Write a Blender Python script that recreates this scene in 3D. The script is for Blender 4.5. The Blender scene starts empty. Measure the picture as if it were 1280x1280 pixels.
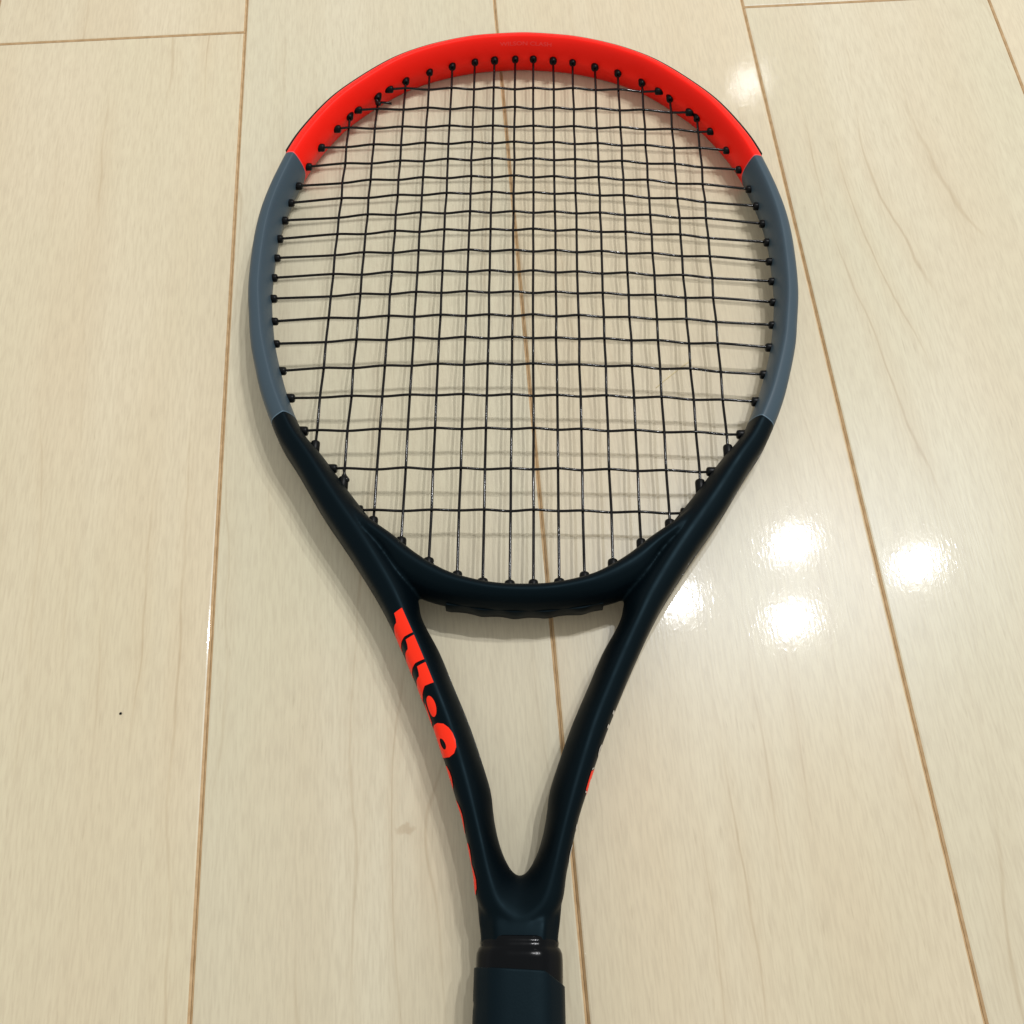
import bpy, bmesh, math, random
from mathutils import Vector, Matrix
random.seed(7)
scene = bpy.context.scene
C = scene.collection
MM = 0.001

# ------------------------------------------------------------------ camera, light, exposure
cam = bpy.data.cameras.new('camera'); camo = bpy.data.objects.new('camera', cam); C.objects.link(camo)
camo.location = (0, 0, 0.44458)
camo.rotation_euler = (math.radians(25.594), 0, 0)
cam.sensor_width = 36; cam.lens = 36 * 1310 / 1280
cam.clip_start = 0.01; cam.clip_end = 50
scene.camera = camo

world = bpy.data.worlds.new('World'); scene.world = world; world.use_nodes = True
bg = world.node_tree.nodes['Background']
bg.inputs[0].default_value = (1.0, 0.975, 0.92, 1); bg.inputs[1].default_value = 0.52

def lamp(loc, power, radius, col=(0.985, 0.985, 0.99)):
    l = bpy.data.lights.new('ceiling_lamp', 'SPOT'); l.energy = power; l.shadow_soft_size = radius; l.color = col
    l.spot_size = math.radians(74); l.spot_blend = 1.0
    o = bpy.data.objects.new('ceiling_lamp', l); o.location = loc; C.objects.link(o)
    o.rotation_euler = (Vector((0.12, 0.80, 0)) - Vector(loc)).to_track_quat('-Z', 'Y').to_euler()
# four bulbs of one ceiling fitting (their mirror images lie right of the throat) and one lamp farther off
lamp((0.801, 1.213, 2.3), 35.5, 0.023)
lamp((0.775, 0.983, 2.3), 35.5, 0.023)
lamp((1.146, 1.151, 2.3), 35.5, 0.023)
lamp((0.465, 1.042, 2.3), 35.5, 0.023)
lamp((0.852, 3.028, 2.3), 3.2, 0.055)

vs = scene.view_settings
vs.view_transform = 'Standard'; vs.look = 'None'; vs.gamma = 1.0; vs.exposure = 0.36; vs.use_curve_mapping = False
scene.render.engine = 'CYCLES'

# ------------------------------------------------------------------ node helpers
class NT:
    def __init__(s, name):
        s.m = bpy.data.materials.new(name); s.m.use_nodes = True
        s.t = s.m.node_tree; s.b = s.t.nodes['Principled BSDF']
    def n(s, kind, **kw):
        x = s.t.nodes.new(kind)
        for k, v in kw.items(): setattr(x, k, v)
        return x
    def put(s, sock, v):
        if hasattr(v, 'is_output') or isinstance(v, bpy.types.NodeSocket): s.t.links.new(v, sock)
        else: sock.default_value = v
    def math(s, op, a, b=0.0, c=0.0, clamp=False):
        x = s.n('ShaderNodeMath', operation=op, use_clamp=clamp)
        s.put(x.inputs[0], a); s.put(x.inputs[1], b); s.put(x.inputs[2], c)
        return x.outputs[0]
    def vec(s, a, b, c):
        x = s.n('ShaderNodeCombineXYZ'); s.put(x.inputs[0], a); s.put(x.inputs[1], b); s.put(x.inputs[2], c); return x.outputs[0]
    def noise(s, v, scale=1.0, detail=2.0, rough=0.5, dist=0.0):
        x = s.n('ShaderNodeTexNoise'); s.put(x.inputs['Vector'], v)
        x.inputs['Scale'].default_value = scale; x.inputs['Detail'].default_value = detail
        x.inputs['Roughness'].default_value = rough; x.inputs['Distortion'].default_value = dist
        return x.outputs['Fac']
    def ramp(s, v, lo, hi, a=0.0, b=1.0, smooth=True):
        x = s.n('ShaderNodeMapRange'); x.interpolation_type = 'SMOOTHSTEP' if smooth else 'LINEAR'
        s.put(x.inputs[0], v); x.inputs[1].default_value = lo; x.inputs[2].default_value = hi
        x.inputs[3].default_value = a; x.inputs[4].default_value = b
        return x.outputs[0]
    def mix(s, f, a, b, blend='MIX'):
        x = s.n('ShaderNodeMix', data_type='RGBA', blend_type=blend); s.put(x.inputs[0], f)
        for sock, v in ((x.inputs[6], a), (x.inputs[7], b)):
            if isinstance(v, tuple): sock.default_value = (*v, 1)
            else: s.put(sock, v)
        return x.outputs[2]
    def set(s, **kw):
        for k, v in kw.items():
            sock = s.b.inputs[k.replace('_', ' ')]
            if isinstance(v, tuple): sock.default_value = (*v, 1) if len(v) == 3 else v
            else: s.put(sock, v)
        return s
    def bump(s, h, strength, dist):
        x = s.n('ShaderNodeBump'); x.inputs['Strength'].default_value = strength; x.inputs['Distance'].default_value = dist
        s.put(x.inputs['Height'], h); return x.outputs[0]

# ------------------------------------------------------------------ materials
def wood_material(knot=None):
    w = NT('maple_veneer')
    tc = w.n('ShaderNodeTexCoord').outputs['Object']
    rnd = w.n('ShaderNodeObjectInfo').outputs['Random']
    sep = w.n('ShaderNodeSeparateXYZ'); w.put(sep.inputs[0], tc)
    x, y = sep.outputs[0], sep.outputs[1]
    xo = w.math('ADD', x, w.math('MULTIPLY', rnd, 37.0)); yo = w.math('ADD', y, w.math('MULTIPLY', rnd, 91.0))
    # slow wander of the fibres
    wander = w.math('SUBTRACT', w.noise(w.vec(w.math('MULTIPLY', xo, 7.0), w.math('MULTIPLY', yo, 3.2), 0.0), 1, 2), 0.5)
    xw = w.math('ADD', xo, w.math('MULTIPLY', wander, 0.005))
    fine = w.noise(w.vec(w.math('MULTIPLY', xw, 900.0), w.math('MULTIPLY', yo, 80.0), 0.0), 1, 2, 0.6)
    mid = w.noise(w.vec(w.math('MULTIPLY', xw, 230.0), w.math('MULTIPLY', yo, 5.0), 3.0), 1, 2, 0.55)
    broad = w.noise(w.vec(w.math('MULTIPLY', xw, 26.0), w.math('MULTIPLY', yo, 2.6), 7.0), 1, 1, 0.55)
    patch = w.noise(w.vec(w.math('MULTIPLY', xo, 9.0), w.math('MULTIPLY', yo, 4.5), 11.0), 1, 2, 0.5)
    # short dark fibre dashes
    dash = w.noise(w.vec(w.math('MULTIPLY', xw, 720.0), w.math('MULTIPLY', yo, 85.0), 21.0), 1, 2, 0.5)
    dash = w.ramp(dash, 0.63, 0.78)
    # growth lines: thin arcs running along the board, closing to arches here and there
    big = w.math('SUBTRACT', w.noise(w.vec(w.math('MULTIPLY', xo, 6.5), w.math('MULTIPLY', yo, 1.7), 31.0), 1, 2, 0.45), 0.5)
    g = w.math('ADD', w.math('MULTIPLY', xo, 46.0), w.math('MULTIPLY', big, 6.5))
    if knot:
        kx = w.math('MULTIPLY', w.math('SUBTRACT', x, knot[0]), 1 / 0.011); ky = w.math('MULTIPLY', w.math('SUBTRACT', y, knot[1]), 1 / 0.030)
        r2 = w.math('ADD', w.math('MULTIPLY', kx, kx), w.math('MULTIPLY', ky, ky))
        swirl = w.math('EXPONENT', w.math('MULTIPLY', r2, -0.7))
        g = w.math('ADD', g, w.math('MULTIPLY', w.math('MULTIPLY', kx, swirl), 0.55)); wide = w.math('EXPONENT', w.math('MULTIPLY', r2, -0.16))
        kx = w.math('MULTIPLY', w.math('SUBTRACT', w.math('ADD', x, w.math('MULTIPLY', wander, 0.02)), knot[0]), 1 / 0.0040); ky = w.math('MULTIPLY', w.math('SUBTRACT', w.math('ADD', y, w.math('MULTIPLY', w.math('SUBTRACT', w.noise(tc, 260, 2), 0.5), 0.006)), knot[1]), 1 / 0.0021)
        heart = w.ramp(w.math('ADD', w.math('MULTIPLY', kx, kx), w.math('MULTIPLY', ky, ky)), 0.1, 1.6, 1.0, 0.0)
    g = w.math('ADD', g, w.math('MULTIPLY', w.math('SUBTRACT', w.noise(w.vec(w.math('MULTIPLY', xo, 60.0), w.math('MULTIPLY', yo, 16.0), 5.0), 1, 2), 0.5), 0.35))
    fr = w.math('ABSOLUTE', w.math('SUBTRACT', w.math('FRACT', g), 0.5))
    line = w.ramp(fr, 0.0, 0.045, 1.0, 0.0)
    shade = w.ramp(fr, 0.0, 0.45, 1.0, 0.0)
    lmask = w.ramp(w.noise(w.vec(w.math('MULTIPLY', xo, 14.0), w.math('MULTIPLY', yo, 5.0), 43.0), 1, 2), 0.47, 0.70)
    if knot: lmask = w.math('MAXIMUM', lmask, wide)
    line = w.math('MULTIPLY', line, lmask)
    shade = w.math('MULTIPLY', shade, lmask)
    c = w.mix(w.ramp(broad, 0.3, 0.7), (0.64, 0.557, 0.402), (0.67, 0.60, 0.448))
    c = w.mix(w.ramp(patch, 0.35, 0.7, 0.0, 0.7), c, (0.625, 0.575, 0.415))
    c = w.mix(w.ramp(rnd, 0.0, 1.0, 0.0, 0.30), c, (0.64, 0.55, 0.40))
    c = w.mix(w.ramp(mid, 0.3, 0.72, 0.0, 0.15), c, (0.50, 0.42, 0.30))
    c = w.mix(w.ramp(fine, 0.35, 0.72, 0.0, 0.36), c, (0.47, 0.40, 0.29))
    c = w.mix(w.math('MULTIPLY', dash, 0.20), c, (0.33, 0.26, 0.17))
    c = w.mix(w.math('MULTIPLY', shade, 0.16), c, (0.52, 0.40, 0.25))
    c = w.mix(w.math('MULTIPLY', line, 0.38), c, (0.36, 0.26, 0.15))
    c = w.mix(1.0, c, w.n('ShaderNodeObjectInfo').outputs['Color'], 'MULTIPLY')
    if knot: c = w.mix(w.math('MULTIPLY', heart, 0.38), c, (0.36, 0.26, 0.15))
    w.set(Base_Color=c, Roughness=0.30, Specular_IOR_Level=0.22, Specular_Tint=(0.60, 0.80, 1.0), Coat_Weight=1.0, Coat_Roughness=0.062, Coat_IOR=1.20)
    # lacquer: orange-peel ripple and the pores showing through
    peel = w.noise(w.vec(w.math('MULTIPLY', xo, 330.0), w.math('MULTIPLY', yo, 190.0), 1.0), 1, 2, 0.5, 0.6)
    h = w.math('ADD', w.math('ADD', w.math('MULTIPLY', peel, 0.0000065), w.math('MULTIPLY', w.math('POWER', w.noise(w.vec(w.math('MULTIPLY', xo, 380.0), w.math('MULTIPLY', yo, 230.0), 9.0), 1, 1, 0.5, 0.8), 3.0), 0.000021)), w.math('MULTIPLY', fine, 0.000012))
    nb = w.bump(h, 1.0, 1.0)
    w.put(w.b.inputs['Normal'], w.bump(w.math('MULTIPLY', fine, 0.00003), 1.0, 1.0)); w.put(w.b.inputs['Coat Normal'], nb)
    return w.m

def groove_material():
    w = NT('groove_stain')
    tc = w.n('ShaderNodeTexCoord').outputs['Object']
    n = w.noise(tc, 160, 3)
    w.set(Base_Color=w.mix(w.ramp(n, 0.3, 0.7), (0.42, 0.28, 0.14), (0.54, 0.38, 0.21)), Roughness=0.4)
    return w.m

def paint(name, col, rough, spec=0.5, tint=None, coat=0.0, crough=0.2, var=0.04, bscale=2500, bstr=0.000004):
    w = NT(name)
    tc = w.n('ShaderNodeTexCoord').outputs['Object']
    n = w.noise(tc, 45, 3)
    dark = tuple(v * (1 - var * 2) for v in col)
    w.set(Base_Color=w.mix(n, dark, col), Specular_IOR_Level=spec, Coat_Weight=coat, Coat_Roughness=crough)
    if tint: w.b.inputs['Specular Tint'].default_value = (*tint, 1)
    w.put(w.b.inputs['Roughness'], w.ramp(w.noise(tc, 90, 4), 0.3, 0.7, rough - 0.04, rough + 0.05))
    w.put(w.b.inputs['Normal'], w.bump(w.math('MULTIPLY', w.noise(tc, bscale, 2), bstr), 1.0, 1.0))
    return w.m

M_wood = wood_material(); M_wood_knot = wood_material((0.0035, -0.0030)); M_groove = groove_material()
M_red = paint('red_paint', (0.98, 0.013, 0.005), 0.45, 0.16)
M_blue = paint('slate_blue_paint', (0.046, 0.074, 0.097), 0.42, 0.22)
M_dark = paint('black_paint', (0.0006, 0.0021, 0.0034), 0.47, 0.12, (0.45, 0.80, 1.0))
M_plastic = paint('black_plastic', (0.002, 0.0025, 0.003), 0.36, 0.14)
M_string = paint('black_string', (0.002, 0.002, 0.0025), 0.12, 0.26)
M_rubber = paint('black_rubber', (0.0012, 0.002, 0.003), 0.15, 0.12)
M_grip = paint('grip_tape', (0.0016, 0.0042, 0.0068), 0.50, 0.14, (0.5, 0.85, 1.0), bscale=1400, bstr=0.00004)
M_logo = paint('orange_red_print', (0.97, 0.030, 0.008), 0.42, 0.16)
M_white = paint('pale_print', (0.55, 0.52, 0.48), 0.4, 0.35)
M_edge_red = paint('red_paint_edge', (0.85, 0.10, 0.11), 0.4, 0.3)
M_edge_blue = paint('slate_paint_edge', (0.10, 0.16, 0.21), 0.4, 0.3)
M_faint = paint('pale_red_print', (0.95, 0.045, 0.04), 0.4, 0.35)

# ------------------------------------------------------------------ object helpers
def obj(name, me, mat, parent=None, smooth=True):
    o = bpy.data.objects.new(name, me); C.objects.link(o)
    if mat: me.materials.append(mat)
    if smooth:
        for p in me.polygons: p.use_smooth = True
    if parent: o.parent = parent
    return o
def bm_mesh(bm, name):
    bmesh.ops.recalc_face_normals(bm, faces=bm.faces)
    me = bpy.data.meshes.new(name); bm.to_mesh(me); bm.free(); return me

# ------------------------------------------------------------------ floor of planks
PITCH = 0.1515
ANG = math.radians(4.03)                       # boards run away to the left of the racket
A0 = Vector((0.02897, -0.00345, 0))            # a point on the middle seam
dv = Vector((-math.sin(ANG), math.cos(ANG), 0)); nv = Vector((math.cos(ANG), math.sin(ANG), 0))
bm = bmesh.new()
for sx, sy in ((-1, -0.9), (1, -0.9), (1, 1.5), (-1, 1.5)): bm.verts.new((sx, sy, 0))
vv = list(bm.verts); bm.faces.new(vv)
r = bmesh.ops.extrude_face_region(bm, geom=bm.faces[:])
bmesh.ops.translate(bm, verts=[e for e in r['geom'] if isinstance(e, bmesh.types.BMVert)], vec=(0, 0, -0.02))
floor = obj('floor', bm_mesh(bm, 'floor'), M_groove, smooth=False)
floor.location = (0, 0, -0.0025); floor['kind'] = 'structure'

def plank_mesh(width, length, bev):
    """board with a small eased edge; its top at z = 0, origin at its centre"""
    bm = bmesh.new()
    w, l = width / 2, length / 2
    rings = [(w, l, -0.0024), (w, l, -bev * 0.75), (w - bev * 0.75, l - bev * 0.75, -bev * 0.14), (w - bev * 1.25, l - bev * 1.25, 0)]
    R = [[bm.verts.new((sx * a, sy * b, z)) for sx, sy in ((-1, -1), (1, -1), (1, 1), (-1, 1))] for a, b, z in rings]
    for k in range(3):
        for i in range(4):
            f = bm.faces.new((R[k][i], R[k][(i + 1) % 4], R[k + 1][(i + 1) % 4], R[k + 1][i])); f.material_index = 1 if k < 2 else 0
    bm.faces.new(R[3])
    me = bpy.data.meshes.new('plank'); bmesh.ops.recalc_face_normals(bm, faces=bm.faces); bm.to_mesh(me); bm.free()
    me.materials.append(M_wood); me.materials.append(M_groove)
    return me
pcache = {}
TONE = {-2: (1.0, 0.985, 0.955, 1), -1: (0.965, 0.985, 0.985, 1), 0: (1.0, 0.985, 0.96, 1), 1: (0.975, 0.985, 0.985, 1)}
def plank(col, v0, v1, mat=None):
    L = v1 - v0
    key = round(L, 4)
    if key not in pcache: pcache[key] = plank_mesh(PITCH - 0.00016, L - 0.00016, 0.00125)
    o = bpy.data.objects.new('plank', pcache[key]); C.objects.link(o)
    t = TONE.get(col, (1, 1, 1, 1)); k = random.uniform(0.97, 1.0); o.color = (t[0] * k, t[1] * k, t[2] * k, 1)
    if mat: o.data = o.data.copy(); o.data.materials[0] = mat
    p = A0 + nv * ((col + 0.5) * PITCH) + dv * ((v0 + v1) / 2)
    o.location = (p.x, p.y, 0.0025); o.rotation_euler = (0, 0, ANG); o.parent = floor
# column -> board ends along the seam (metres from A0); joints seen at the upper left and upper right
plank(-4, -0.75, 0.25); plank(-4, 0.25, 1.15)
plank(-3, -0.80, 0.30); plank(-3, 0.30, 1.20)
plank(-2, -0.78, 0.5490); plank(-2, 0.5490, 1.25)
plank(-1, -0.70, 0.86, M_wood_knot); plank(-1, 0.86, 1.3)
plank(0, -0.78, 0.80); plank(0, 0.80, 1.3)
plank(1, -0.70, 0.5495); plank(1, 0.5495, 1.3)
plank(2, -0.80, 0.22); plank(2, 0.22, 1.25)
plank(3, -0.75, 0.40); plank(3, 0.40, 1.25)

# ------------------------------------------------------------------ the racket
racket = bpy.data.objects.new('tennis_racket', None); C.objects.link(racket)
racket['label'] = 'red, slate blue and black strung tennis racket lying flat on the pale wood floor'
racket['category'] = 'tennis racket'
TILT = 0.008; Y0 = 0.3439
racket.location = ((2.5708 + 0.00887 * 343.9) * MM, Y0, (12.45 + 165 * TILT) * MM)
racket.rotation_euler = (-TILT, 0, -math.radians(0.508))

# rails of the right half of the frame, from the crown round to the throat: (outer), (ridge), (inner) in mm
hoop_in = [(0, 153.2), (17, 152.0), (28.5, 150.3), (42.2, 146.5), (54.9, 141.5), (68.4, 133.9), (83.7, 120.8), (98.5, 104.8),
           (110.9, 84.0), (116.9, 69.6), (121.1, 55.6), (124.0, 43.7), (126.2, 31.6), (127.4, 19.0), (127.7, 6.3), (127.5, -6.5),
           (126.7, -19.8), (124.6, -34.0), (122.0, -47.6), (117.4, -63.6), (111.9, -79.3), (103.3, -97.5)]
def norm2(p, q):
    dx, dy = q[0] - p[0], q[1] - p[1]; l = math.hypot(dx, dy); return (-dy / l, dx / l)   # left of the walk = outwards
ST = []
for i, p in enumerate(hoop_in):
    a = hoop_in[i - 1] if i else (-17, 152.0)
    b = hoop_in[i + 1] if i + 1 < len(hoop_in) else (91.5, -113.5)
    n = norm2(a, b)
    k = max(0.0, (i - 17) / 5)                   # the inner facet broadens towards the shafts
    wi, wo = 4.5 + 0.6 * k, 6.0 + 1.2 * k
    ST.append(((p[0] + n[0] * (wi + wo), p[1] + n[1] * (wi + wo)), (p[0] + n[0] * wi, p[1] + n[1] * wi), p))
ST += [((104.4, -117.6), (98.1, -113.9), (92.6, -110.6)), ((91.1, -139.4), (84.6, -134.8), (78.2, -130.0)),
       ((76.6, -160.2), (70.0, -155.8), (62.5, -150.5)), ((62.6, -181.8), (56.2, -178.2), (46.8, -176.0)),
       ((55.2, -195.4), (49.0, -192.5), (42.8, -190.2)), ((48.6, -209.2), (42.2, -207.0), (34.8, -204.8)),
       ((42.6, -222.4), (36.2, -220.6), (28.6, -219.0)), ((35.9, -238.0), (29.3, -237.0), (20.8, -237.0)),
       ((29.8, -254.5), (23.6, -254.2), (14.8, -253.6)), ((26.4, -264.5), (20.4, -264.8), (11.6, -263.8)),
       ((23.0, -274.6), (17.4, -275.2), (10.3, -273.6)), ((20.2, -285.6), (14.6, -285.6), (8.3, -282.6)),
       ((17.9, -295.6), (12.0, -296.2), (5.6, -289.6)), ((16.0, -306.0), (8.2, -306.8), (2.8, -293.8)),
       ((9.0, -316.0), (3.2, -311.6), (0.9, -295.1)), ((0, -319.0), (0, -312.4), (0, -295.4))]

def cr(p0, p1, p2, p3, t):
    return 0.5 * (2 * p1 + (p2 - p0) * t + (2 * p0 - 5 * p1 + 4 * p2 - p3) * t * t + (3 * p1 - p0 - 3 * p2 + p3) * t ** 3)
def mir(s): return tuple((-x, y) for x, y in s)
FULL = [mir(ST[1])] + ST + [mir(ST[-2])]
RAIL = []                                        # dense stations: (t, O, R, I)
SUB = 12
for i in range(1, len(FULL) - 2):
    for k in range(SUB):
        t = k / SUB
        RAIL.append([Vector((cr(*(FULL[i + j][r][0] for j in (-1, 0, 1, 2)), t), cr(*(FULL[i + j][r][1] for j in (-1, 0, 1, 2)), t))) for r in range(3)])
RAIL.append([Vector(p) for p in ST[-1]])
for _ in range(6):                               # relax the traced points so that the hoop is fair
    new = [[v.copy() for v in r] for r in RAIL]
    for i in range(1, len(RAIL) - 1):
        for j in range(3): new[i][j] = RAIL[i][j] * 0.5 + (RAIL[i - 1][j] + RAIL[i + 1][j]) * 0.25
    RAIL = new
TT = [0.0]
for a, b in zip(RAIL, RAIL[1:]): TT.append(TT[-1] + (b[1] - a[1]).length)
TEND = TT[-1]
def rails(t):
    s = 1 if t >= 0 else -1; t = min(abs(t), TEND)
    lo, hi = 0, len(TT) - 1
    while hi - lo > 1:
        m = (lo + hi) // 2
        if TT[m] <= t: lo = m
        else: hi = m
    f = (t - TT[lo]) / max(1e-9, TT[hi] - TT[lo])
    return [Vector((v.x * s, v.y)) for v in (RAIL[lo][j].lerp(RAIL[hi][j], f) for j in range(3))]
def t_at_y(y, which=1):
    for i in range(len(RAIL) - 1):
        if RAIL[i][which].y >= y > RAIL[i + 1][which].y:
            return TT[i] + (TT[i + 1] - TT[i]) * (RAIL[i][which].y - y) / (RAIL[i][which].y - RAIL[i + 1][which].y)
POUT = [(0, 12.3), (0.10, 12.24), (0.25, 11.98), (0.45, 11.45), (0.65, 10.7), (0.80, 9.8), (0.91, 8.6), (0.97, 7.0), (1.0, 5.0), (1.0, 2.5), (1.0, 0.0)]
PIN = [(0, 12.3), (0.10, 12.0), (0.24, 11.2), (0.42, 9.75), (0.60, 7.9), (0.76, 5.8), (0.89, 3.6), (0.97, 1.6), (1.0, 0.0)]
def ring(t):
    O, R, I = rails(t); out = []
    for f, z in POUT: out.append((R.lerp(O, f), z))
    for f, z in POUT[-2::-1]: out.append((R.lerp(O, f), -z))
    for f, z in PIN[1:]: out.append((R.lerp(I, f), -z))
    for f, z in PIN[-2:0:-1]: out.append((R.lerp(I, f), z))
    return [Vector((p.x, p.y, z)) * MM for p, z in out]
def surf(t, q):
    """point on the frame's skin q mm from the ridge (outwards +, inwards -), over the top and down the wall"""
    O, R, I = rails(t); prof, e = (POUT, O) if q >= 0 else (PIN, I)
    pts = [Vector((*(R.lerp(e, f)), z)) for f, z in prof]
    low = [Vector((p.x, p.y, -p.z)) for p in pts[-2::-1]]
    pts += low; q = abs(q)
    for a, b in zip(pts, pts[1:]):
        l = (b - a).length
        if q <= l: return a.lerp(b, q / l)
        q -= l
    return pts[-1]
def surf_off(t, q, off):
    p = surf(t, q); e = 0.4
    n = (surf(t + e, q) - surf(t - e, q)).cross(surf(t, q + e) - surf(t, q - e)).normalized()
    O, R, I = rails(t)
    c = R.lerp(I, 0.1); ref = p - Vector((c.x, c.y, 0))
    if n.dot(ref) < 0: n = -n
    return (p + n * off) * MM
def sweep(bm, ts, ringf, caps=True):
    R = [[bm.verts.new(v) for v in ringf(t)] for t in ts]; n = len(R[0])
    for a, b in zip(R, R[1:]):
        for i in range(n): bm.faces.new((a[i], a[(i + 1) % n], b[(i + 1) % n], b[i]))
    if caps: bm.faces.new(R[0]); bm.faces.new(R[-1][::-1])
def frange(a, b, step):
    n = max(2, int(abs(b - a) / step) + 1); return [a + (b - a) * i / (n - 1) for i in range(n)]

T_RB = t_at_y(67.5)                              # red to blue
T_BK = t_at_y(-93.0)                             # blue to black
bm = bmesh.new(); sweep(bm, frange(-T_RB, T_RB, 1.5), ring)
crown = obj('hoop_crown', bm_mesh(bm, 'hoop_crown'), M_red, racket); crown['label'] = 'red top of the racket hoop'
for s in (-1, 1):
    bm = bmesh.new(); sweep(bm, frange(s * (T_RB + 0.15), s * T_BK, 1.5), ring)
    obj('hoop_side', bm_mesh(bm, 'hoop_side'), M_blue, racket)['label'] = 'slate blue side of the racket hoop'
def auto_smooth(o, deg=40):
    me = o.data
    bmx = bmesh.new(); bmx.from_mesh(me)
    for e in bmx.edges:
        if len(e.link_faces) == 2 and e.calc_face_angle(0) > math.radians(deg): e.smooth = False
    bmx.to_mesh(me); bmx.free()
for o in [o for o in racket.children if o.name.startswith('hoop')]: auto_smooth(o, 60)

def line_ring(off):
    def f(t):
        r = ring(t); c = sum(r, Vector()) / len(r)
        return [p + (p - c).normalized() * off * MM for p in r]
    return f
for s_ in (-1, 1):
    for tt, mt in ((T_RB, M_edge_red), (T_BK, M_edge_blue)):
        bm = bmesh.new(); sweep(bm, [s_ * (tt - 0.22), s_ * (tt + 0.22)], line_ring(0.05))
        auto_smooth(obj('paint_edge', bm_mesh(bm, 'paint_edge'), mt, racket), 60)

# --- black throat: two shafts running into one another, the bridge and the block above the handle, fused
bm = bmesh.new()
sweep(bm, frange(T_BK - 0.8, TEND, 1.2) + [-t for t in frange(T_BK - 0.8, TEND, 1.2)[-2::-1]], ring)
BR = [(-92, -122, 2.5, 2.5), (-81, -136.5, 3.6, 4.0), (-71, -147.6, 4.6, 5), (-60, -156.5, 5.2, 6.0), (-50, -164.6, 5.0, 11.0), (-40, -170.8, 4.6, 10.6), (-30, -175.3, 4.4, 9.0), (-15, -178.9, 4.3, 7.6), (0, -179.9, 4.3, 7.4)]
BR = BR + [(-x, y, a, b) for x, y, a, b in BR[-2::-1]]
BPROF = [(-1, 0), (-0.98, 3.5), (-0.88, 7.0), (-0.66, 9.9), (-0.34, 11.6), (0, 12.2), (0.22, 11.7), (0.45, 10.2), (0.70, 7.4), (0.90, 3.8), (1, 0)]
def bridge_at(t):
    i = min(len(BR) - 2, int(t)); f = t - i
    g = lambda j: BR[max(0, min(len(BR) - 1, j))]
    v = [cr(g(i - 1)[k], g(i)[k], g(i + 1)[k], g(i + 2)[k], f) for k in range(4)]
    e = 0.05; w = [cr(g(i - 1)[k], g(i)[k], g(i + 1)[k], g(i + 2)[k], f + e) for k in range(2)]
    d = Vector((w[0] - v[0], w[1] - v[1])).normalized(); n = Vector((d.y, -d.x))     # towards the handle
    return Vector(v[:2]), n, v[2], v[3]
def bridge_ring(t):
    p, n, a, b = bridge_at(t); out = []
    ez = min(1.0, 0.55 + 0.2 * min(t, len(BR) - 1 - t))
    for f, z in BPROF + [(f, -z) for f, z in BPROF[-2:0:-1]]:
        q = p + n * (f * (b if f > 0 else a)); out.append(Vector((q.x, q.y, z * ez)) * MM)
    return out
sweep(bm, frange(0, len(BR) - 1.001, 0.12), bridge_ring)
def octa(y, hw, hz, fx=0.62, fz=0.55):
    return [Vector((sx * hw, y, sz * hz)) * MM for sx, sz in ((fx, 1), (1, fz), (1, -fz), (fx, -1), (-fx, -1), (-1, -fz), (-1, fz), (-fx, 1))]
sweep(bm, [(-303, 15.2, 4.5), (-307, 15.95, 8.0), (-310, 15.6, 10.5), (-312.5, 15.3, 11.9), (-314.5, 15.0, 12.35), (-318, 14.5, 12.7), (-330, 13.6, 12.9), (-345, 13.2, 12.6)], lambda a: octa(*a))
throat = obj('throat', bm_mesh(bm, 'throat'), M_dark, racket)
md = throat.modifiers.new('fuse', 'REMESH'); md.mode = 'VOXEL'; md.voxel_size = 0.75 * MM; md.use_smooth_shade = True
md = throat.modifiers.new('ease', 'SMOOTH'); md.factor = 0.5; md.iterations = 11
dg = bpy.context.evaluated_depsgraph_get(); dg.update()
me = bpy.data.meshes.new_from_object(throat.evaluated_get(dg)); throat.modifiers.clear(); throat.data = me
for p in me.polygons: p.use_smooth = True
throat['label'] = 'black forked throat of the racket'

# --- black bumper guard round the outside of the crown
def guard_ring(t):
    O, R, I = rails(t); n = (O - R).normalized()
    out = []
    for d, z in ((-1.0, 9.0), (0.6, 8.6), (1.5, 7.2), (1.5, -7.2), (0.6, -8.6), (-1.0, -9.0)):
        p = O + n * d; out.append(Vector((p.x, p.y, z)) * MM)
    return out
tg = T_RB - 4.0
bm = bmesh.new(); sweep(bm, frange(-tg, tg, 1.5), guard_ring)
auto_smooth(obj('bumper_guard', bm_mesh(bm, 'bumper_guard'), M_plastic, racket), 30)
# --- grommet strip under the bridge
def strip_ring(t):
    p, n, a, b = bridge_at(t); out = []
    bump = 0.5 + 0.5 * math.cos(t * 2 * math.pi * 1.15)
    for d, z in ((-1.5, 4.6), (0.7 + 0.5 * bump, 4.2), (1.1 + 0.9 * bump, 2.5), (1.1 + 0.9 * bump, -2.5), (0.7 + 0.5 * bump, -4.2), (-1.5, -4.6)):
        q = p + n * (b + d - 1.1); out.append(Vector((q.x, q.y, z - 2.0)) * MM)
    return out
bm = bmesh.new(); sweep(bm, frange(6.0, 10.2, 0.05), strip_ring)
auto_smooth(obj('grommet_strip', bm_mesh(bm, 'grommet_strip'), M_dark, racket), 30)

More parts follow.
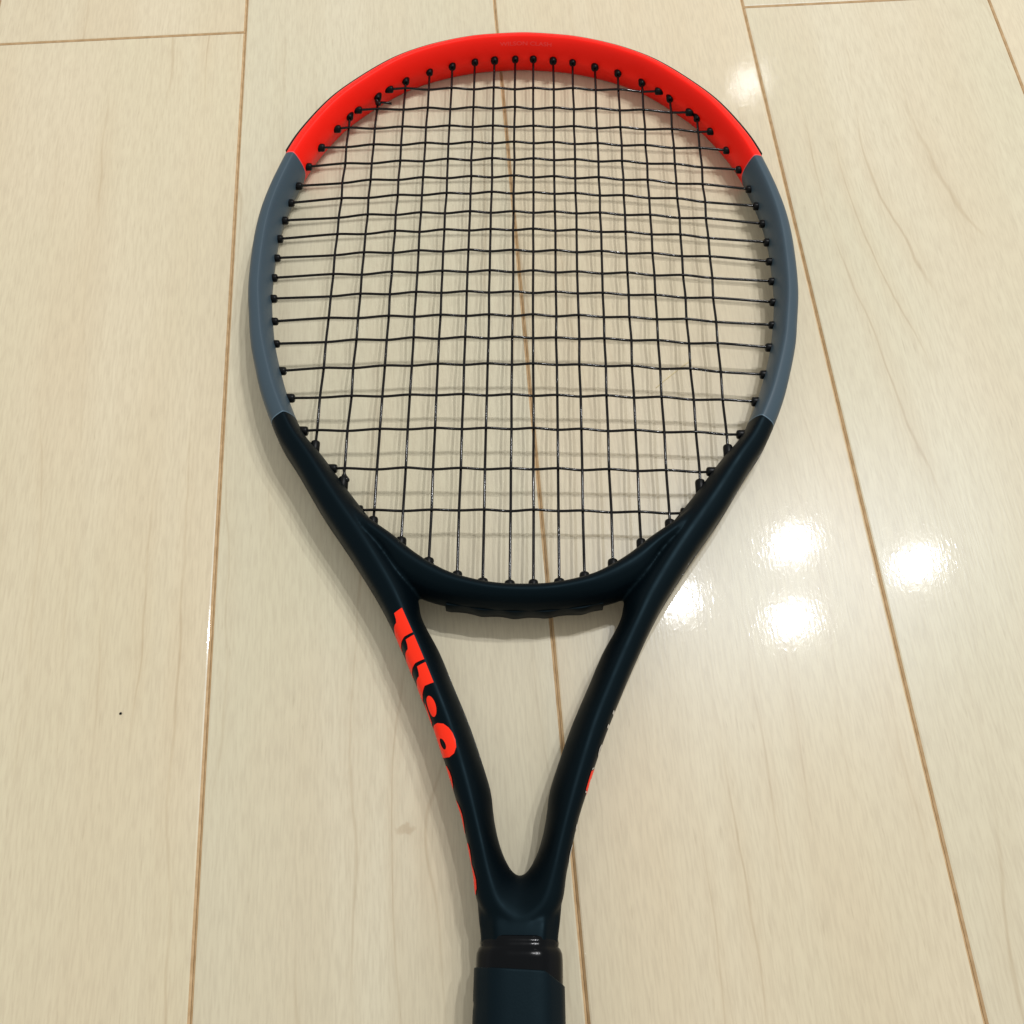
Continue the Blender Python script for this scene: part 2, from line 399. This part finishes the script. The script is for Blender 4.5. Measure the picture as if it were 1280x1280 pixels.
# --- strings -------------------------------------------------------------------------------
def inner_at(t): return rails(t)[2]
HOOP_IN = [inner_at(t) for t in frange(-t_at_y(-130), t_at_y(-130), 1.0)]
br_in = []
for t in frange(len(BR) - 2.3, 1.3, 0.1):
    p, n, a, b = bridge_at(t); q = p - n * a; br_in.append(q)
HOOP_IN = HOOP_IN + [p for p in br_in]
def hit(a, b):
    """first crossing of the segment a-b with the inner wall of the hoop"""
    best = None; N = len(HOOP_IN); d = b - a
    for i in range(N):
        p, q = HOOP_IN[i], HOOP_IN[(i + 1) % N]; e = q - p
        den = d.x * e.y - d.y * e.x
        if abs(den) < 1e-9: continue
        s = ((p.x - a.x) * e.y - (p.y - a.y) * e.x) / den; u = ((p.x - a.x) * d.y - (p.y - a.y) * d.x) / den
        if -0.001 <= u <= 1.001 and s > 0 and (best is None or s < best): best = s
    return a + d * best
MAINS = [-97.0, -82.3, -67.2, -54.0, -41.2, -28.3, -17.0, -5.1, 5.3, 16.7, 27.9, 40.6, 53.6, 67.0, 82.1, 96.4]
CR_END = [127.6, 111.4, 97.0, 83.0, 69.0, 55.2, 43.4, 31.4, 19.0, 6.4, -6.3, -19.4, -33.4, -46.9, -62.8, -78.3, -96.5, -116.5, -137.9]
CR_MID = [129.0, 113.9, 99.9, 87.9, 75.7, 63.3, 51.7, 38.6, 26.5, 12.7, -0.8, -14.0, -28.4, -42.0, -57.6, -75.4, -94.3, -115.8, -137.3]
SR = 0.66
def tube(pts, rad, sides=8):
    bm = bmesh.new(); prev = None; rings = []
    for i, p in enumerate(pts):
        d = (pts[min(i + 1, len(pts) - 1)] - pts[max(i - 1, 0)]).normalized()
        a = d.cross(Vector((0, 0, 1)));  a = a.normalized() if a.length > 1e-6 else Vector((1, 0, 0)); b = a.cross(d)
        rings.append([bm.verts.new((p + (a * math.cos(k * 2 * math.pi / sides) + b * math.sin(k * 2 * math.pi / sides)) * rad) * MM) for k in range(sides)])
    for r0, r1 in zip(rings, rings[1:]):
        for k in range(sides): bm.faces.new((r0[k], r0[(k + 1) % sides], r1[(k + 1) % sides], r1[k]))
    bm.faces.new(rings[0]); bm.faces.new(rings[-1][::-1])
    return bm_mesh(bm, 'string')
cross_ends = []
for j, (ye, ym) in enumerate(zip(CR_END, CR_MID)):
    h = hit(Vector((0, ye)), Vector((1, ye))); cross_ends.append(h.x)
jit = [[random.uniform(-0.18, 0.18) for _ in CR_END] for _ in MAINS]
def cross_y(j, x):
    k = min(1.0, abs(x) / cross_ends[j]); return CR_MID[j] + (CR_END[j] - CR_MID[j]) * k * k
AMP = 0.62
def woven(knots):
    """smooth polyline through (pos, z) knots with eased over and under waves"""
    out = []
    for (p, z), (p2, z2) in zip(knots, knots[1:]):
        n = 6
        for k in range(n):
            f = k / n; e = f * f * (3 - 2 * f); out.append(Vector((p.x + (p2.x - p.x) * f, p.y + (p2.y - p.y) * f, z + (z2 - z) * e)))
    p, z = knots[-1]; out.append(Vector((p.x, p.y, z))); return out
grom = []                                        # (wall point, direction of the string into the hoop)
main_ends = []
for i, x in enumerate(MAINS):
    top = hit(Vector((x, 60)), Vector((x, 61))); bot = hit(Vector((x, -60)), Vector((x, -61)))
    main_ends.append((top, bot))
    kn = [(top + Vector((0, 1.5)), 0.0)]
    for j in range(19):
        yc = cross_y(j, x)
        if top.y - 2.5 > yc > bot.y + 2.5 and cross_ends[j] > abs(x):
            kn.append((Vector((x + jit[i][j], yc)), AMP * (1 if (i + j) % 2 else -1)))
    kn.append((bot - Vector((0, 1.5)), 0.0))
    obj('main_string', tube(woven(kn), SR), M_string, racket)
    grom += [(top, Vector((0, -1))), (bot, Vector((0, 1)))]
for j in range(19):
    xe = cross_ends[j]
    kn = [(Vector((-xe - 1.5, CR_END[j])), 0.0)]
    for i, x in enumerate(MAINS):
        if abs(x) < xe - 2.0: kn.append((Vector((x + jit[i][j], cross_y(j, x) + random.uniform(-0.2, 0.2))), AMP * (-1 if (i + j) % 2 else 1)))
    kn.append((Vector((xe + 1.5, CR_END[j])), 0.0))
    obj('cross_string', tube(woven(kn), SR), M_string, racket)
    grom += [(Vector((-xe, CR_END[j])), Vector((1, 0.0))), (Vector((xe, CR_END[j])), Vector((-1, 0.0)))]

def lathe(prof, sides=14):
    bm = bmesh.new(); R = []
    for rad, h in prof: R.append([bm.verts.new(Vector((rad * math.cos(k * 2 * math.pi / sides), rad * math.sin(k * 2 * math.pi / sides), h)) * MM) for k in range(sides)])
    for a, b in zip(R, R[1:]):
        for k in range(sides): bm.faces.new((a[k], a[(k + 1) % sides], b[(k + 1) % sides], b[k]))
    bm.faces.new(R[-1]); bm.faces.new(R[0][::-1]); return bm_mesh(bm, 'grommet')
gm = lathe([(2.05, -3.5), (2.05, 1.5), (1.85, 2.1), (1.3, 2.4)]); gm.materials.append(M_plastic)
for p in gm.polygons: p.use_smooth = len(p.vertices) == 4
for w, d in grom:
    o = bpy.data.objects.new('grommet', gm); C.objects.link(o); o.parent = racket
    d3 = Vector((d.x, d.y, 0)); q = Vector((0, 0, 1)).rotation_difference(d3)
    o.rotation_mode = 'QUATERNION'; o.rotation_quaternion = q
    o.location = Vector((w.x, w.y, 0)) * MM
    s = random.uniform(0.94, 1.06); o.scale = (s * (1.12 if w.y < -75 else 1), s * (1.12 if w.y < -75 else 1), random.uniform(0.9, 1.15) * (1 if w.y > -75 else 1.5 if d.y else 1.15))

# tie-off knots with their cut tails
def knot(x, y, tail):
    bm = bmesh.new()
    for dx, dy, dz, r in ((0, 0, 0.4, 1.5), (0.9, -1.0, 0.9, 1.25), (-0.6, 1.2, 0.7, 1.25)):
        bmesh.ops.create_icosphere(bm, subdivisions=2, radius=r * MM, matrix=Matrix.Translation(Vector((x + dx, y + dy, dz)) * MM))
    me = bm_mesh(bm, 'string_knot'); o = obj('string_knot', me, M_string, racket)
    obj('string_tail', tube([Vector((x, y, 0.9)), Vector((x + tail[0] * 0.5, y + tail[1] * 0.5, 1.4)), Vector((x + tail[0], y + tail[1], 1.2))], SR), M_string, o)
knot(-82.0, 116.4, (8.0, -1.2)); knot(-81.4, -121.8, (-1.0, 4.5))

# --- handle: collar, grip, butt cap ---------------------------------------------------------
def rocta(y, hw, hz, rnd=0.30, skew=0.0):
    """rounded octagon ring, 48 verts, optional slant of y across x"""
    base = [(0.56, 1), (1, 0.50), (1, -0.50), (0.56, -1), (-0.56, -1), (-1, -0.50), (-1, 0.50), (-0.56, 1)]
    out = []
    for i in range(8):
        p0, p1, p2 = Vector(base[i - 1]), Vector(base[i]), Vector(base[(i + 1) % 8])
        a = p1.lerp(p0, rnd); b = p1.lerp(p2, rnd)
        for k in range(6):
            f = k / 5; v = a.lerp(p1, f).lerp(p1.lerp(b, f), f)
            out.append(Vector((v.x * hw, y + skew * v.x, v.y * hz)) * MM)
    return out
bm = bmesh.new()
sweep(bm, [(-317.8, 14.0, 12.9), (-318.2, 14.5, 13.3), (-320.0, 14.9, 13.6), (-321.3, 14.7, 13.5), (-322.0, 15.4, 14.0), (-323.6, 16.1, 14.8),
           (-325.5, 16.25, 14.8), (-329.0, 16.3, 14.75), (-337.0, 16.2, 14.6)], lambda a: rocta(*a))
auto_smooth(obj('collar', bm_mesh(bm, 'collar'), M_rubber, racket), 55)
def grip_ring(y):
    hw = 16.9 + 0.5 * min(1, (-330 - y) / 60) + (2.2 * max(0, (-y - 490) / 24) ** 2 if y < -490 else 0)
    pts = rocta(0, hw, hw * 0.905, 0.3)
    out = []
    for p in pts:
        a = math.atan2(p.z, p.x) / (2 * math.pi)
        ph = ((y + 329) / 27.0 + a) % 1.0
        g = 1 - 0.025 * math.exp(-(min(ph, 1 - ph) / 0.035) ** 2) if y < -340 else (0.985 if y > -329.5 else 1.0)
        edge = -(0.7 * p.x / (hw * MM) + 4.6 * max(0.0, (p.x / (hw * MM) - 0.55) / 0.45)) * max(0.0, min(1.0, (y + 345) / 15))    # slanting upper edge of the tape
        out.append(Vector((p.x * g, (y + edge) * MM, p.z * g)))
    return out
bm = bmesh.new(); sweep(bm, [-329.3, -329.6] + frange(-330.2, -514, 1.6), grip_ring)
auto_smooth(obj('grip', bm_mesh(bm, 'grip'), M_grip, racket), 60)
bm = bmesh.new(); sweep(bm, [(-513, 19.0, 17.4), (-514, 19.9, 18.2), (-519.5, 20.0, 18.3), (-521, 18.8, 17.2)], lambda a: rocta(*a, 0.3))
auto_smooth(obj('butt_cap', bm_mesh(bm, 'butt_cap'), M_plastic, racket), 40)

# --- printed marks, laid on the skin of the frame --------------------------------------------
def ell(cx, cy, a, b, n=28, rot=0.0):
    return [(cx + a * math.cos(k * 2 * math.pi / n) * math.cos(rot) - b * math.sin(k * 2 * math.pi / n) * math.sin(rot),
             cy + a * math.cos(k * 2 * math.pi / n) * math.sin(rot) + b * math.sin(k * 2 * math.pi / n) * math.cos(rot)) for k in range(n)]
def fill(loops):
    cu = bpy.data.curves.new('m', 'CURVE'); cu.dimensions = '2D'; cu.fill_mode = 'BOTH'
    for lp in loops:
        sp = cu.splines.new('POLY'); sp.points.add(len(lp) - 1)
        for p, (x, y) in zip(sp.points, lp): p.co = (x, y, 0, 1)
        sp.use_cyclic_u = True
    return flat_mesh(cu)
def flat_mesh(cu):
    o = bpy.data.objects.new('m', cu); C.objects.link(o)
    dg = bpy.context.evaluated_depsgraph_get(); dg.update()
    me = bpy.data.meshes.new_from_object(o.evaluated_get(dg)); bm = bmesh.new(); bm.from_mesh(me)
    bpy.data.objects.remove(o); return bm
def text_bm(s, size):
    cu = bpy.data.curves.new('t', 'FONT'); cu.body = s; cu.size = size; cu.align_x = 'CENTER'; cu.offset = size * 0.012
    return flat_mesh(cu)
def lay(bm, name, mat, parent, f, step=(2.0, 0.8), off=0.16):
    """cut a flat figure on a grid and wrap it: f(x, y) -> (t, q)"""
    xs = [v.co.x for v in bm.verts]; ys = [v.co.y for v in bm.verts]
    for ax, lo, hi, st in ((Vector((1, 0, 0)), min(xs), max(xs), step[0]), (Vector((0, 1, 0)), min(ys), max(ys), step[1])):
        k = lo + st
        while k < hi:
            bmesh.ops.bisect_plane(bm, geom=bm.verts[:] + bm.edges[:] + bm.faces[:], plane_co=ax * k, plane_no=ax); k += st
    for v in bm.verts: v.co = surf_off(*f(v.co.x, v.co.y), off)
    bmesh.ops.remove_doubles(bm, verts=bm.verts, dist=1e-6)
    return obj(name, bm_mesh(bm, name), mat, parent)
T_W = t_at_y(-189.6)
left = lambda s, q: (-(T_W + s), q - (1.5 if s > 69 else 0.0))              # s mm along the left shaft, q mm over its shoulder
def stroke(s0, w, wb): return [[(s0, 0.1), (s0 + w, 0.1), (s0 + w + 0.1, 4.2), (s0 + wb, 8.4), (s0 + wb + 1.2, 16), (s0 + wb - 3.5, 19), (s0 + wb - 7.5, 16), (s0 + 7.0, 10.0), (s0 + 5.6, 7.4), (s0 + 4.9, 6.0), (s0 + 4.6, 5.0), (s0 + 3.2, 4.5), (s0 + 0.4, 4.1)]]
for lp in (stroke(0, 12.0, 14.2), stroke(13.2, 11.6, 13.8), stroke(26.2, 9.4, 13.4)):
    lay(fill(lp), 'letter', M_logo, throat, left)
lay(fill([ell(45.0, 4.9, 4.7, 2.1, rot=0.12)]), 'letter_dot', M_logo, throat, left)
lay(fill([[(42.0, 8.6), (43.6, 8.4), (51.0, 9.2), (51.0, 19), (46.0, 19), (44.5, 12)]]), 'letter', M_logo, throat, left)
loop = [(52.6, 5.0), (53.6, 2.4), (55.6, 0.8), (58, 0.0), (61, -0.3), (64, 0.2), (66.4, 1.7), (67.6, 4.2), (67.2, 7.5), (65.6, 13), (65.0, 19), (59.0, 19), (55.2, 14), (53.2, 10)]
lay(fill([loop, ell(61.6, 5.6, 2.5, 1.3, rot=-0.2)]), 'letter', M_logo, throat, left)
sh = [(70.5, 9.5), (73, 8.2), (76, 7.9), (79, 8.6), (80.5, 10.5), (78, 11.6), (75.5, 11.0), (76, 12.6), (80, 14.5), (80.5, 17), (77, 19), (72, 18.5), (70.5, 16.2), (74, 16), (71.5, 13.5), (70, 11.5)]
lay(fill([sh]), 'letter', M_logo, throat, left)
lay(fill([ell(91.5, 13.4, 7.2, 5.6), ell(91.5, 13.6, 3.4, 3.0)]), 'letter', M_logo, throat, left)
nn = [(101.5, 8.4), (104.5, 7.9), (107.5, 8.4), (109.8, 9.4), (112.5, 8.2), (116.5, 7.9), (120, 8.8), (122, 11.0), (122, 19), (117.5, 19), (117, 12.8), (114.5, 12.0), (111.5, 13), (111, 19), (106, 19), (105.5, 12), (102.0, 10.5)]
lay(fill([nn]), 'letter', M_logo, throat, left)
# right shaft: capital letters reading from the handle towards the head
for ch, s0, q0 in (('C', 106, 16.3), ('L', 93.5, 16.4), ('S', 63.0, 16.6), ('H', 49, 16.8)):
    lay(text_bm(ch, 13.5), 'letter', M_white, throat, lambda x, y, s0=s0, q0=q0: (T_W + s0 - x, q0 - y))
right = lambda s, q: (T_W + s, q)
lay(fill([[(72.5, 6.3), (80.5, 6.3), (85.0, 16.0), (80.5, 16.0), (79.6, 13.4), (73.4, 13.4), (72.5, 16.0), (68.0, 16.0)], [(74.6, 11.2), (78.6, 11.2), (77.2, 8.8), (75.6, 8.8)]]), 'letter', M_logo, throat, right)
for a in (71.3, 81.0): lay(fill([[(a, 6.5), (a + 0.7, 6.5), (a + (0.7 if a > 75 else -0.2) , 8.2), (a + (0.0 if a > 75 else -0.9), 8.2)]]), 'letter_outline', M_white, throat, right)
# small line of print on the inner face of the crown
lay(text_bm('WILSON CLASH', 3.1), 'lettering', M_faint, crown, lambda x, y: (x * 1.35 + 1.0, -5.6 + y), (4.0, 0.6), 0.05)

# ------------------------------------------------------------------ small things lying on the boards
def thing(o, label, cat): o['label'] = label; o['category'] = cat
bm = bmesh.new(); bmesh.ops.create_icosphere(bm, subdivisions=2, radius=0.0006)
for v in bm.verts: v.co.x *= random.uniform(0.8, 1.2); v.co.z *= 0.5
o = obj('dust_speck', bm_mesh(bm, 'dust_speck'), M_plastic); o.location = (-0.1685, 0.1167, 0.0002)
thing(o, 'tiny black speck on the pale plank left of the racket', 'speck')
M_fibre = paint('pale_fibre', (0.75, 0.62, 0.32), 0.5, 0.3)
o = obj('loose_fibre', tube([Vector((x, y, 0.17)) for x, y in ((71.8, 281.5), (75.8, 285.4), (79.4, 288.6), (83.7, 292.4), (87.5, 295.6), (91.0, 298.1))], 0.15, 6), M_fibre)
thing(o, 'short pale yellow fibre on the floor under the lower right strings', 'fibre')
